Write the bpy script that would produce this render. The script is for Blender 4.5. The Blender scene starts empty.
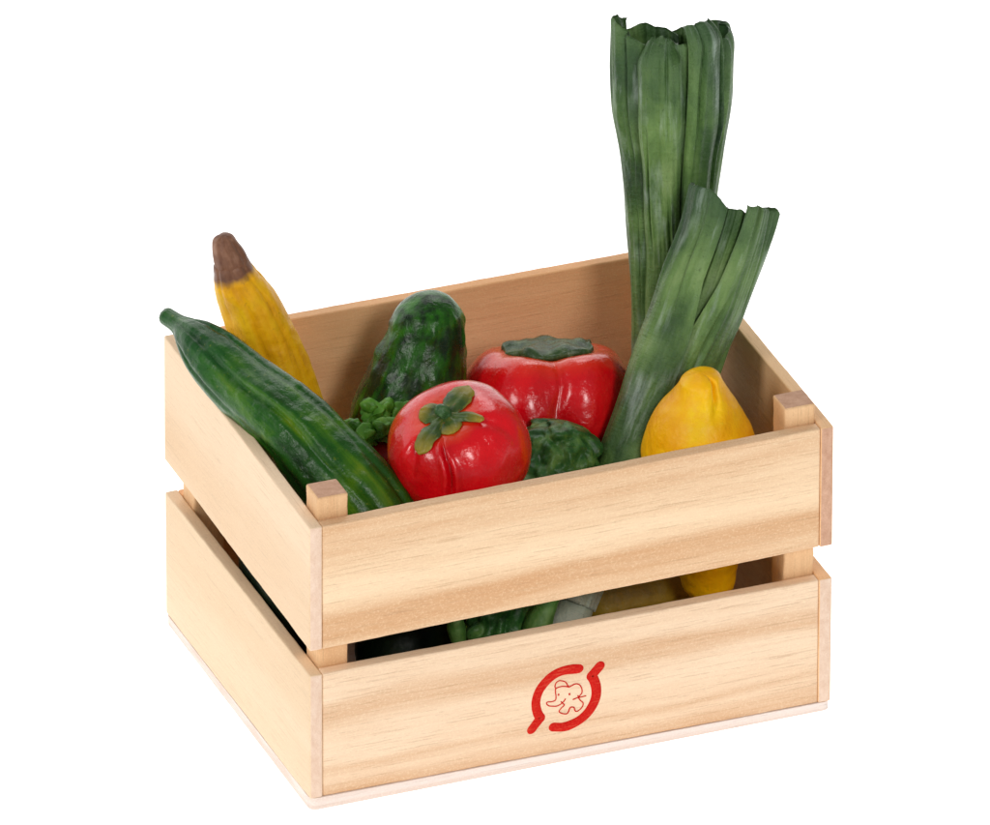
import bpy, bmesh, math, random
import numpy as np
from mathutils import Vector, Matrix, noise

S = 0.01                      # everything below is written in centimetres
scene = bpy.context.scene
# ------------------------------------------------------------------ camera
cam_d = bpy.data.cameras.new("camera")
cam = bpy.data.objects.new("camera", cam_d)
scene.collection.objects.link(cam)
cam_d.sensor_width = 36.0
cam_d.lens = 20000.0 / 990.0 * 36.0
cam_d.clip_start = 0.05
cam_d.clip_end = 50.0
_C = Vector((-109.589, -287.178, 179.604)) * S
_r = Vector((0.930804, -0.365515, 0.001799)); _u = Vector((0.176615, 0.454058, 0.873292)); _f = Vector((0.320018, 0.812545, -0.487194))
M = Matrix((( _r.x, _u.x, -_f.x, _C.x), (_r.y, _u.y, -_f.y, _C.y), (_r.z, _u.z, -_f.z, _C.z), (0, 0, 0, 1)))
cam.matrix_world = M
scene.camera = cam
# ------------------------------------------------------------------ world and lamps
world = bpy.data.worlds.new("World"); scene.world = world; world.use_nodes = True
bg = world.node_tree.nodes["Background"]
bg.inputs[0].default_value = (1, 0.99, 0.975, 1); bg.inputs[1].default_value = 0.20
scene.view_settings.view_transform = 'Standard'
scene.view_settings.look = 'None'
scene.view_settings.exposure = 0.18
scene.view_settings.gamma = 1.0
def softbox(name, loc, size, power, col=(1, 1, 1), aim=(5, 3.5, 4)):
    d = bpy.data.lights.new(name, 'AREA'); d.shape = 'RECTANGLE'; d.size, d.size_y = size; d.energy = power; d.color = col
    o = bpy.data.objects.new(name, d); scene.collection.objects.link(o)
    o.location = Vector(loc) * S
    o.rotation_euler = (Vector(aim) * S - o.location).to_track_quat('-Z', 'Y').to_euler()
    return o
softbox("softbox_key", (-110, -40, 85), (0.32, 0.42), 5.2, (1, 0.985, 0.96))
softbox("softbox_front", (5, -140, 105), (0.32, 0.38), 8.2, (1, 0.985, 0.965))
softbox("softbox_rim", (60, 95, 120), (0.5, 0.5), 2.2, (1, 0.99, 0.98))

# ------------------------------------------------------------------ node helpers
def new_mat(name):
    m = bpy.data.materials.new(name); m.use_nodes = True
    nt = m.node_tree; b = nt.nodes["Principled BSDF"]
    return m, nt, b
def N(nt, t, **kw):
    n = nt.nodes.new(t)
    for k, v in kw.items():
        if hasattr(n, k) and k not in ('Scale', 'Detail', 'Roughness', 'Distortion'): setattr(n, k, v)
        else: n.inputs[k].default_value = v
    return n
def L(nt, a, b): nt.links.new(a, b)
def math_(nt, op, a, b=None, clamp=False):
    n = nt.nodes.new('ShaderNodeMath'); n.operation = op; n.use_clamp = clamp
    for i, v in enumerate((a, b)):
        if v is None: continue
        if isinstance(v, (int, float)): n.inputs[i].default_value = v
        else: L(nt, v, n.inputs[i])
    return n.outputs[0]
def vscale(nt, src, sc, off=(0, 0, 0)):
    n = nt.nodes.new('ShaderNodeMapping'); n.vector_type = 'POINT'
    n.inputs['Scale'].default_value = sc; n.inputs['Location'].default_value = off
    L(nt, src, n.inputs['Vector']); return n.outputs[0]
def ramp(nt, fac, stops, interp='LINEAR'):
    n = nt.nodes.new('ShaderNodeValToRGB'); n.color_ramp.interpolation = interp
    e = n.color_ramp.elements
    e[0].position, e[0].color = stops[0][0], (*stops[0][1], 1)
    e[1].position, e[1].color = stops[-1][0], (*stops[-1][1], 1)
    for p, c in stops[1:-1]:
        q = e.new(p); q.color = (*c, 1)
    L(nt, fac, n.inputs[0]); return n.outputs[0]
def framp(nt, fac, stops):
    return ramp(nt, fac, [(p, (v, v, v)) for p, v in stops])
def mix(nt, fac, a, b, mode='MIX'):
    n = nt.nodes.new('ShaderNodeMix'); n.data_type = 'RGBA'; n.blend_type = mode
    if isinstance(fac, (int, float)): n.inputs[0].default_value = fac
    else: L(nt, fac, n.inputs[0])
    for i, v in ((6, a), (7, b)):
        if isinstance(v, tuple): n.inputs[i].default_value = (*v, 1)
        else: L(nt, v, n.inputs[i])
    return n.outputs[2]
def noise_(nt, vec, scale, detail=4, rough=0.55, dist=0.0):
    n = nt.nodes.new('ShaderNodeTexNoise'); n.inputs['Scale'].default_value = scale; n.inputs['Detail'].default_value = detail
    n.inputs['Roughness'].default_value = rough; n.inputs['Distortion'].default_value = dist
    L(nt, vec, n.inputs['Vector']); return n.outputs[0]
def bump(nt, h, strength, dist, prev=None):
    n = nt.nodes.new('ShaderNodeBump'); n.inputs['Strength'].default_value = strength; n.inputs['Distance'].default_value = dist * S
    L(nt, h, n.inputs['Height'])
    if prev is not None: L(nt, prev, n.inputs['Normal'])
    return n.outputs[0]
def srgb(r, g, b):
    f = lambda c: (c / 255 / 12.92) if c / 255 <= 0.04045 else ((c / 255 + 0.055) / 1.055) ** 2.4
    return (f(r), f(g), f(b))

# ------------------------------------------------------------------ materials
def wood(name, light, dark, axis='x', bands=None, vr=(0, 1), seed=0.0, slant=0.0, length=10.0, streak=0.5, ringk=1.3):
    """planed pine: long soft growth bands along the board, fine fibres, small pores"""
    m, nt, b = new_mat(name)
    at = N(nt, 'ShaderNodeAttribute'); at.attribute_name = 'grain'      # (along, across, through) in cm
    g = at.outputs['Vector']
    sep = N(nt, 'ShaderNodeSeparateXYZ'); L(nt, g, sep.inputs[0])
    wob = noise_(nt, vscale(nt, g, (0.16, 0.55, 0.6), (seed, seed * 1.7, 0)), 1.0, 2, 0.5)
    wob = math_(nt, 'MULTIPLY', math_(nt, 'SUBTRACT', wob, 0.5), 0.9)
    across = math_(nt, 'ADD', sep.outputs[1], wob)
    across = math_(nt, 'ADD', across, math_(nt, 'MULTIPLY', sep.outputs[0], -slant))
    v = math_(nt, 'DIVIDE', math_(nt, 'SUBTRACT', across, vr[0]), vr[1] - vr[0])
    if bands:
        band = framp(nt, v, bands)
    else:
        band = framp(nt, noise_(nt, vscale(nt, g, (0.05, ringk, 1.0), (seed, seed, seed)), 1.0, 2, 0.5), [(0.35, 0.0), (0.65, 1.0)])
    fib = noise_(nt, vscale(nt, g, (0.55, 13.0, 13.0), (seed, 0, seed)), 1.0, 5, 0.62)
    fine = noise_(nt, vscale(nt, g, (5.0, 34.0, 34.0), (0, seed, 0)), 1.0, 3, 0.6)
    soft = noise_(nt, vscale(nt, g, (0.22, 2.6, 2.0), (seed * 2, 3, seed)), 1.0, 3, 0.5)
    f = math_(nt, 'ADD', math_(nt, 'MULTIPLY', band, 0.86), math_(nt, 'MULTIPLY', math_(nt, 'SUBTRACT', fib, 0.5), streak))
    f = math_(nt, 'ADD', f, math_(nt, 'MULTIPLY', math_(nt, 'SUBTRACT', soft, 0.45), 0.55), True)
    col = mix(nt, f, light, dark)
    pores = framp(nt, fine, [(0.60, 0.0), (0.78, 1.0)])
    col = mix(nt, math_(nt, 'MULTIPLY', pores, 0.34), col, tuple(c * 0.62 for c in dark))
    hair = noise_(nt, vscale(nt, g, (0.9, 30.0, 30.0), (seed, 4, 1)), 1.0, 6, 0.7)
    col = mix(nt, math_(nt, 'MULTIPLY', framp(nt, hair, [(0.55, 0), (0.64, 1)]), 0.42), col, tuple(c * 0.72 for c in dark))
    grit = noise_(nt, vscale(nt, g, (26, 30, 30)), 1.0, 2, 0.7)
    col = mix(nt, math_(nt, 'MULTIPLY', framp(nt, grit, [(0.5, 0), (0.75, 1)]), 0.34), col, tuple(min(1, c * 1.28) for c in light))
    L(nt, col, b.inputs['Base Color'])
    b.inputs['Roughness'].default_value = 0.62
    b.inputs['Specular IOR Level'].default_value = 0.35
    n1 = bump(nt, fib, 0.35, 0.02)
    n2 = bump(nt, fine, 0.35, 0.012, n1)
    n3 = bump(nt, grit, 0.25, 0.008, n2)
    L(nt, n3, b.inputs['Normal'])
    return m
PINE_L = srgb(241, 213, 182); PINE_D = srgb(208, 160, 116)
def endgrain(name, a, c):
    m, nt, b = new_mat(name)
    at = N(nt, 'ShaderNodeAttribute'); at.attribute_name = 'grain'
    g = at.outputs['Vector']
    n1 = noise_(nt, vscale(nt, g, (3, 5, 9)), 1.0, 4, 0.6)
    n2 = noise_(nt, vscale(nt, g, (30, 30, 30)), 1.0, 2, 0.6)
    f = math_(nt, 'ADD', math_(nt, 'MULTIPLY', n1, 0.8), math_(nt, 'MULTIPLY', n2, 0.35), True)
    col = mix(nt, framp(nt, f, [(0.35, 0), (0.75, 1)]), a, c)
    L(nt, col, b.inputs['Base Color']); b.inputs['Roughness'].default_value = 0.8
    b.inputs['Specular IOR Level'].default_value = 0.2
    L(nt, bump(nt, n2, 0.5, 0.02), b.inputs['Normal'])
    return m
END_PALE = endgrain("end_grain_pale", srgb(238, 214, 194), srgb(222, 190, 166))
END_PINK = endgrain("end_grain_pink", srgb(216, 176, 150), srgb(190, 146, 120))
PLY = wood("plywood_edge", srgb(240, 226, 218), srgb(228, 206, 192), streak=0.4, seed=2.0, ringk=6.0)

# ------------------------------------------------------------------ object helpers
def thing(name, base, label=None, cat=None, group=None):
    o = bpy.data.objects.new(name, None); scene.collection.objects.link(o)
    o.location = Vector(base) * S; o.empty_display_size = 0.01
    if label: o['label'] = label; o['category'] = cat
    if group: o['group'] = group
    o['_b'] = tuple(base)
    return o
def origin_of(parent):
    while parent.parent: parent = parent.parent
    return Vector(parent['_b'])
def mk(name, V, F, mats, parent=None, base=None, smooth=True, attrs=None, fmat=None):
    """one mesh object; V in world centimetres"""
    off = origin_of(parent) if parent else Vector(base or (0, 0, 0))
    me = bpy.data.meshes.new(name)
    V = np.asarray(V, float)
    me.from_pydata(((V - np.array(off)) * S).tolist(), [], F)
    for m in (mats if isinstance(mats, (list, tuple)) else [mats]): me.materials.append(m)
    if smooth: me.polygons.foreach_set('use_smooth', [True] * len(me.polygons))
    if fmat is not None: me.polygons.foreach_set('material_index', fmat)
    for k, a in (attrs or {}).items():
        a = np.asarray(a, np.float32)
        if a.ndim == 2:
            at = me.attributes.new(k, 'FLOAT_VECTOR', 'POINT'); at.data.foreach_set('vector', a.ravel())
        else:
            at = me.attributes.new(k, 'FLOAT', 'POINT'); at.data.foreach_set('value', a)
    me.update()
    o = bpy.data.objects.new(name, me); scene.collection.objects.link(o)
    if parent: o.parent = parent
    else: o.location = Vector(off) * S; o['_b'] = tuple(off)
    return o

# ------------------------------------------------------------------ the table
def table():
    m, nt, b = new_mat("white_sheet_added_glow")
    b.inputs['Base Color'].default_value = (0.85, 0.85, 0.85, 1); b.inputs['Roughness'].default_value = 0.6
    b.inputs['Emission Color'].default_value = (1, 1, 1, 1); b.inputs['Emission Strength'].default_value = 0.70  # glow added so the sheet stays pure white without a contact shadow
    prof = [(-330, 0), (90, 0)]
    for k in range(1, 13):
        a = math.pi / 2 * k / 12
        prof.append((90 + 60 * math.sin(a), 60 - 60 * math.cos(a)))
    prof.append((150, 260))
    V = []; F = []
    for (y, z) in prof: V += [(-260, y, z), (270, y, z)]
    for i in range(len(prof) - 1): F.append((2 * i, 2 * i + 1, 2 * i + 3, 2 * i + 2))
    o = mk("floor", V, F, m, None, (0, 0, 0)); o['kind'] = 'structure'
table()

# ------------------------------------------------------------------ crate
T = 0.24; W = 10.0; D = 7.30
def board(name, corners, axis, parent, mat, endmat=None, cuts=10, rnd=0.035, seed=0, wob=0.012):
    """corners: 8 points, index = ix + 2*iy + 4*iz. axis = long axis. rounded, slightly wavy edges"""
    c = [Vector(p) for p in corners]
    bm = bmesh.new()
    vs = [bm.verts.new(p) for p in c]
    for f in ((0, 2, 3, 1), (4, 5, 7, 6), (0, 1, 5, 4), (2, 6, 7, 3), (0, 4, 6, 2), (1, 3, 7, 5)):
        bm.faces.new([vs[i] for i in f])
    bmesh.ops.recalc_face_normals(bm, faces=bm.faces)
    pairs = {'x': (0, 1), 'y': (0, 2), 'z': (0, 4)}[axis]
    step = pairs[1]
    longe = [e for e in bm.edges if abs(vs.index(e.verts[0]) - vs.index(e.verts[1])) == step]
    bmesh.ops.bevel(bm, geom=list(bm.edges), offset=rnd, segments=3, profile=0.6, affect='EDGES', clamp_overlap=True)
    ax = (c[step] - c[0]).normalized()
    le = [e for e in bm.edges if abs((e.verts[1].co - e.verts[0].co).normalized().dot(ax)) > 0.99 and e.calc_length() > 0.5 * (c[step] - c[0]).length]
    bmesh.ops.subdivide_edges(bm, edges=le, cuts=cuts * 4, use_grid_fill=False)
    L_ = (c[step] - c[0]).length
    cen = sum(c, Vector()) / 8
    for v in bm.verts:
        p = v.co
        n = Vector((noise.noise(Vector((p.x * .5, p.y * .5, p.z * 3 + seed))), noise.noise(Vector((p.x * .5 + 7, p.y * .5, p.z + seed))), noise.noise(Vector((p.x * .6, p.y * .6 + 9, seed + p.z * .5)))))
        n2 = Vector([noise.noise(Vector((p.x * 5, p.y * 5, p.z * 5 + k * 11 + seed))) for k in range(3)])
        n2 -= ax * n2.dot(ax); n -= ax * n.dot(ax)
        v.co = p + n * wob + n2 * 0.006
    bm.normal_update()
    V = [tuple(v.co) for v in bm.verts]
    bm.verts.index_update()
    F = [[v.index for v in f.verts] for f in bm.faces]
    fm = []
    for f in bm.faces:
        fm.append(1 if (endmat is not None and abs(f.normal.dot(ax)) > 0.8) else 0)
    A = np.array(V)
    order = {'x': (0, 2, 1), 'y': (1, 2, 0), 'z': (2, 0, 1)}[axis]
    G = A[:, order]
    bm.free()
    o = mk(name, V, F, [mat] + ([endmat] if endmat else []), parent, smooth=True, attrs={'grain': G + seed * 3.1 * np.array([1, 0, 0])}, fmat=fm)
    try:
        o.data.set_sharp_from_angle(angle=math.radians(50))
    except Exception: pass
    return o
def box8(x0, x1, y0, y1, zb, zt):
    """zb/zt: either number or dict {(ix,iy):z}"""
    P = []
    for iz in (0, 1):
        for iy in (0, 1):
            for ix in (0, 1):
                zz = (zb, zt)[iz]
                z = zz if isinstance(zz, (int, float)) else zz(ix, iy)
                P.append(((x0, x1)[ix], (y0, y1)[iy], z))
    return P
# board corner heights as the crate was nailed together: front-left, front-right, back-left, back-right
ZB = (0.25, 0.18, 0.19, 0.19); Z1 = (2.77, 2.725, 2.695, 2.72); Z2 = (3.27, 3.39, 3.375, 3.38); ZT = (5.775, 5.825, 5.915, 5.85)
crate = thing("wooden_crate", (5, 3.65, 0), "small open pine crate with gapped boards and red round emblem, filled with vegetables", "crate")
def vb(lo, hi): return (lo, hi)
w_fu = wood("pine_front_upper", srgb(241, 212, 176), PINE_D, bands=[(0.0, .60), (0.06, .95), (0.22, 1.0), (0.30, .25), (0.40, .05), (0.52, .2), (0.66, .42), (0.76, .62), (0.84, .5), (0.92, .8), (1.0, .55)], vr=(3.3, 5.8), seed=1.3, slant=0.035)
w_fl = wood("pine_front_lower", PINE_L, PINE_D, bands=[(0.0, .9), (0.06, .6), (0.13, .2), (0.2, .55), (0.26, .1), (0.45, .0), (0.56, .12), (0.66, .75), (0.76, .55), (0.82, .12), (1.0, .1)], vr=(0.2, 2.75), seed=4.1, slant=0.0)
w_l = wood("pine_left", srgb(236, 208, 176), srgb(222, 188, 150), seed=7.7, ringk=0.5, streak=0.25)
w_l2 = wood("pine_left_lower", srgb(238, 212, 180), srgb(226, 194, 156), seed=3.3, ringk=0.45, streak=0.2)
w_b = wood("pine_back", srgb(250, 200, 150), srgb(232, 170, 118), seed=9.1, ringk=0.8, streak=0.45)
w_r = wood("pine_right", srgb(246, 206, 160), srgb(226, 174, 124), seed=5.9, ringk=0.9, streak=0.5)
w_p = wood("pine_post", srgb(238, 198, 152), srgb(220, 174, 128), seed=8.2, ringk=1.8, streak=0.6)
def side(x0, x1, zl, zh, i, name, mat, em, seed):
    # i = 0 left, 1 right
    zb = lambda ix, iy: zl[i + 2 * iy] + (0.0); zt = lambda ix, iy: zh[i + 2 * iy]
    return board(name, box8(x0, x1, 0, D, zb, zt), 'y', crate, mat, em, seed=seed)
side(0, T, [z + .003 for z in ZB], Z1, 0, "side_board", w_l2, END_PALE, 1)
side(0, T, Z2, ZT, 0, "side_board", w_l, END_PALE, 2)
side(W - T, W, [z + .003 for z in ZB], Z1, 1, "side_board", w_r, END_PALE, 3)
side(W - T, W, Z2, ZT, 1, "side_board", w_r, END_PINK, 4)
def cross(y0, y1, zl, zh, i, name, mat, seed, dz=0.0):
    zb = lambda ix, iy: zl[ix + 2 * i]; zt = lambda ix, iy: zh[ix + 2 * i] + dz
    return board(name, box8(T + .006, W - T - .006, y0, y1, zb, zt), 'x', crate, mat, None, seed=seed, cuts=14)
g = .012
front_low = cross(g, T + g, [z + .003 for z in ZB], [z - .01 for z in Z1], 0, "front_board", w_fl, 5)
cross(g, T + g, [z + 0.0 for z in Z2], [z - .01 for z in ZT], 0, "front_board", w_fu, 0)
cross(D - T, D - .01, [z + .003 for z in ZB], Z1, 1, "back_board", w_b, 7)
cross(D - T, D - .01, Z2, [z - .01 for z in ZT], 1, "back_board", w_b, 8)
PS = 0.58
for (x0, y0, zt) in ((T + .01, T + .02, 6.20), (W - T - PS - .01, T + .02, 6.20), (T + .01, D - T - PS - .01, 5.80), (W - T - PS - .01, D - T - PS - .01, 5.80)):
    board("corner_post", box8(x0, x0 + PS, y0, y0 + PS, 0.26, zt), 'z', crate, w_p, END_PINK, seed=x0, cuts=6, rnd=0.05, wob=0.02)
# base panel with rounded corners
def base_panel():
    pts = []
    r = 0.14
    for (cx, cy, a0) in ((W - r, r, -90), (W - r, D - r, 0), (r, D - r, 90), (r, r, 180)):
        for k in range(7):
            a = math.radians(a0 + 15 * k); pts.append((cx + r * math.cos(a), cy + r * math.sin(a)))
    def zt(x, y):
        u, v = x / W, y / D
        return (ZB[0] * (1 - u) * (1 - v) + ZB[1] * u * (1 - v) + ZB[2] * (1 - u) * v + ZB[3] * u * v)
    n = len(pts); V = []; F = []
    levels = [(0.0, .02), (0.02, 0.0), (0.5, 0.0), (0.98, 0.0), (1.0, .02)]
    for (t, ins) in levels:
        for (x, y) in pts:
            dx, dy = x - W / 2, y - D / 2
            V.append((x - math.copysign(ins, dx), y - math.copysign(ins, dy), 0.002 + t * (zt(x, y) - 0.004)))
    for l in range(len(levels) - 1):
        for i in range(n):
            j = (i + 1) % n; F.append((l * n + i, l * n + j, (l + 1) * n + j, (l + 1) * n + i))
    F.append(tuple(reversed(range(n)))); F.append(tuple((len(levels) - 1) * n + i for i in range(n)))
    A = np.array(V); G = A[:, (0, 2, 1)]
    o = mk("base_panel", V, F, PLY, crate, smooth=False, attrs={'grain': G})
base_panel()

# ---- emblem painted on the lower front board
def catmull(P, n, closed=False):
    P = [np.array(p, float) for p in P]
    Q = [2 * P[0] - P[1]] + P + [2 * P[-1] - P[-2]]
    out = []
    for i in range(1, len(Q) - 2):
        p0, p1, p2, p3 = Q[i - 1:i + 3]
        for k in range(n):
            t = k / n
            out.append(0.5 * ((2 * p1) + (-p0 + p2) * t + (2 * p0 - 5 * p1 + 4 * p2 - p3) * t * t + (-p0 + 3 * p1 - 3 * p2 + p3) * t ** 3))
    out.append(P[-1]); return np.array(out)
def emblem():
    strokes = [
        (0.100, [(5.13, 1.85), (4.97, 1.87), (4.81, 1.87), (4.65, 1.82), (4.51, 1.72), (4.39, 1.58), (4.33, 1.44), (4.31, 1.29), (4.34, 1.12), (4.40, .99)], 5),
        (0.100, [(4.40, .99), (4.23, .79)], 1),
        (0.100, [(4.66, .75), (4.82, .715), (4.98, .725), (5.15, .79), (5.30, .90), (5.41, 1.05), (5.47, 1.22), (5.47, 1.40), (5.43, 1.55), (5.38, 1.65)], 5),
        (0.100, [(5.38, 1.65), (5.54, 1.82)], 1),
        (0.0125, [(4.69, 1.54), (4.68, 1.59), (4.70, 1.65), (4.75, 1.68), (4.81, 1.67), (4.88, 1.63), (4.92, 1.56), (4.95, 1.51)], 4),
        (0.0125, [(4.69, 1.53), (4.74, 1.55), (4.81, 1.555), (4.88, 1.54), (4.95, 1.51)], 4),
        (0.0125, [(4.95, 1.51), (5.0, 1.53), (5.06, 1.55), (5.12, 1.54), (5.17, 1.49), (5.20, 1.40), (5.19, 1.33), (5.13, 1.27)], 4),
        (0.0125, [(4.69, 1.53), (4.69, 1.46), (4.70, 1.37), (4.69, 1.30), (4.62, 1.28), (4.54, 1.29), (4.52, 1.26), (4.56, 1.21), (4.63, 1.185), (4.71, 1.17), (4.78, 1.19), (4.84, 1.23), (4.88, 1.28)], 4),
        (0.0125, [(4.80, 1.24), (4.84, 1.19), (4.86, 1.16), (4.80, 1.11), (4.76, 1.05), (4.81, 1.0), (4.90, .97), (4.94, 1.0), (4.96, 1.06), (4.99, 1.09), (5.05, 1.07), (5.06, 1.02), (5.09, .98), (5.15, 1.0), (5.21, 1.06), (5.22, 1.13), (5.17, 1.19), (5.14, 1.24), (5.12, 1.30)], 3),
        (0.0125, [(5.03, 1.24), (5.12, 1.26), (5.19, 1.26), (5.27, 1.265)], 3),
        (0.017, [(4.75, 1.405), (4.75, 1.39)], 1), (0.017, [(4.96, 1.37), (4.96, 1.355)], 1)]
    V = []; F = []
    y0 = g + 0.004
    for r, pts, n in strokes:
        P = catmull(pts, n) if n > 1 else np.array(pts, float)
        t0 = P[0] - P[1]; t0 /= np.linalg.norm(t0); t1 = P[-1] - P[-2]; t1 /= np.linalg.norm(t1)
        rings = []
        for k in (4, 3, 2, 1): a = k * math.pi / 8 * .98; rings.append((P[0] + t0 * r * math.sin(a), r * math.cos(a)))
        rings += [(p, r) for p in P]
        for k in (1, 2, 3, 4): a = k * math.pi / 8 * .98; rings.append((P[-1] + t1 * r * math.sin(a), r * math.cos(a)))
        C = np.array([q[0] for q in rings]); b0 = len(V); m = 10
        for i, (c, rr) in enumerate(rings):
            t = C[min(i + 1, len(C) - 1)] - C[max(i - 1, 0)]; t /= np.linalg.norm(t) + 1e-9; nn = np.array([-t[1], t[0]])
            for k in range(m):
                a = 2 * math.pi * k / m
                V.append((c[0] + nn[0] * rr * math.cos(a), y0 - 0.016 * math.sin(a) * (rr / r) ** .5, c[1] + nn[1] * rr * math.cos(a)))
        for i in range(len(rings) - 1):
            for k in range(m):
                F.append((b0 + i * m + k, b0 + i * m + (k + 1) % m, b0 + (i + 1) * m + (k + 1) % m, b0 + (i + 1) * m + k))
    m, nt, b = new_mat("red_stamp_ink")
    tc = N(nt, 'ShaderNodeTexCoord')
    n1 = noise_(nt, tc.outputs['Object'], 2600, 3)
    n2 = noise_(nt, vscale(nt, tc.outputs['Object'], (300, 300, 2600)), 1.0, 4)
    ink = mix(nt, framp(nt, n1, [(.4, 0), (.75, 1)]), srgb(196, 22, 18), srgb(208, 50, 34))
    L(nt, mix(nt, math_(nt, 'MULTIPLY', framp(nt, n2, [(.56, 0), (.7, 1)]), .4), ink, srgb(222, 110, 80)), b.inputs['Base Color'])
    b.inputs['Roughness'].default_value = .8; b.inputs['Specular IOR Level'].default_value = .1
    o = mk("emblem", V, F, m, front_low)
    o['label'] = "red broken-ring stamp with small elephant outline"
emblem()

# ------------------------------------------------------------------ vegetable builders
FRONT = Vector((-0.32, -0.81, 0.49)).normalized()
def tube_frames(path, ds=0.03):
    """smooth path, equally spaced; returns points, s, tangent, u (right), v (towards front)"""
    P = catmull(path, 24)
    d = np.r_[0, np.cumsum(np.linalg.norm(np.diff(P, axis=0), axis=1))]
    n = max(24, int(d[-1] / ds)); s = np.linspace(0, d[-1], n)
    Q = np.stack([np.interp(s, d, P[:, k]) for k in range(3)], 1)
    Tn = np.gradient(Q, axis=0); Tn /= np.linalg.norm(Tn, axis=1)[:, None]
    for _ in range(6): Tn[1:-1] = (Tn[:-2] + Tn[1:-1] * 2 + Tn[2:]) / 4
    Tn /= np.linalg.norm(Tn, axis=1)[:, None]
    f = np.array(FRONT)
    v = f[None] - Tn * (Tn @ f)[:, None]; v /= np.linalg.norm(v, axis=1)[:, None]
    u = np.cross(v, Tn); u *= -1
    # u should point to the right when looking at the front
    right = np.array([0.93, -0.366, 0.0])
    sg = np.sign((u @ right).mean()); u = u * sg
    return Q, s, Tn, u, v
def keyr(s, total, keys):
    k = np.array(keys, float)
    # smooth interpolation
    t = np.interp(s / total, k[:, 0], k[:, 1])
    w = max(3, len(s) // 24)
    pad = np.r_[np.full(w, t[0]), t, np.full(w, t[-1])]
    ker = np.hanning(2 * w + 1); ker /= ker.sum()
    return np.convolve(pad, ker, 'valid')
def nz(x, y, z): return noise.noise(Vector((x, y, z)))
def loft(name, path, keys, cap0, cap1, mat, parent, nth=120, rfun=None, dfun=None, ds=0.03, base=None, extra=None):
    Q, s, Tn, u, v = tube_frames(path, ds)
    tot = s[-1]
    R = keyr(s, tot, keys)
    # re-space rings near the caps for round ends
    c0 = np.sqrt(np.clip(1 - (1 - np.clip(s / cap0, 0, 1)) ** 2, 0, 1)) if cap0 else np.ones_like(s)
    c1 = np.sqrt(np.clip(1 - (1 - np.clip((tot - s) / cap1, 0, 1)) ** 2, 0, 1)) if cap1 else np.ones_like(s)
    R = R * c0 * c1
    th = np.linspace(0, 2 * np.pi, nth, endpoint=False)
    V = []; A = []; B = []
    for i in range(len(s)):
        r = np.full(nth, R[i])
        if rfun is not None: r = r * rfun(s[i] / tot, th)
        dx = np.zeros(nth)
        p = Q[i][None] + (u[i][None] * np.sin(th)[:, None] + v[i][None] * np.cos(th)[:, None]) * r[:, None]
        if dfun is not None:
            d = np.array([dfun(s[i], tot, th[k], p[k]) for k in range(nth)]) * min(1.0, R[i] / 0.12)
            p = p + (u[i][None] * np.sin(th)[:, None] + v[i][None] * np.cos(th)[:, None]) * d[:, None]
        V.append(p); A.append(np.stack([np.sin(th) * max(R[i], .05), np.cos(th) * max(R[i], .05), np.full(nth, s[i])], 1))
        B.append(np.full(nth, s[i] / tot))
    V = np.concatenate(V); A = np.concatenate(A); B = np.concatenate(B)
    F = []
    n = len(s)
    for i in range(n - 1):
        for k in range(nth):
            a, b_ = i * nth + k, i * nth + (k + 1) % nth
            F.append((a, b_, b_ + nth, a + nth))
    F.append(tuple(range(nth))); F.append(tuple(reversed(range((n - 1) * nth, n * nth))))
    # orientation check
    p0 = V[F[n * nth // 2][0]]
    o = mk(name, V, F, mat, parent, base, attrs={'cyl': A, 'along': B})
    bm = bmesh.new(); bm.from_mesh(o.data); bmesh.ops.recalc_face_normals(bm, faces=bm.faces); bm.to_mesh(o.data); bm.free()
    o.data.polygons.foreach_set('use_smooth', [True] * len(o.data.polygons))
    return o
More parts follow.
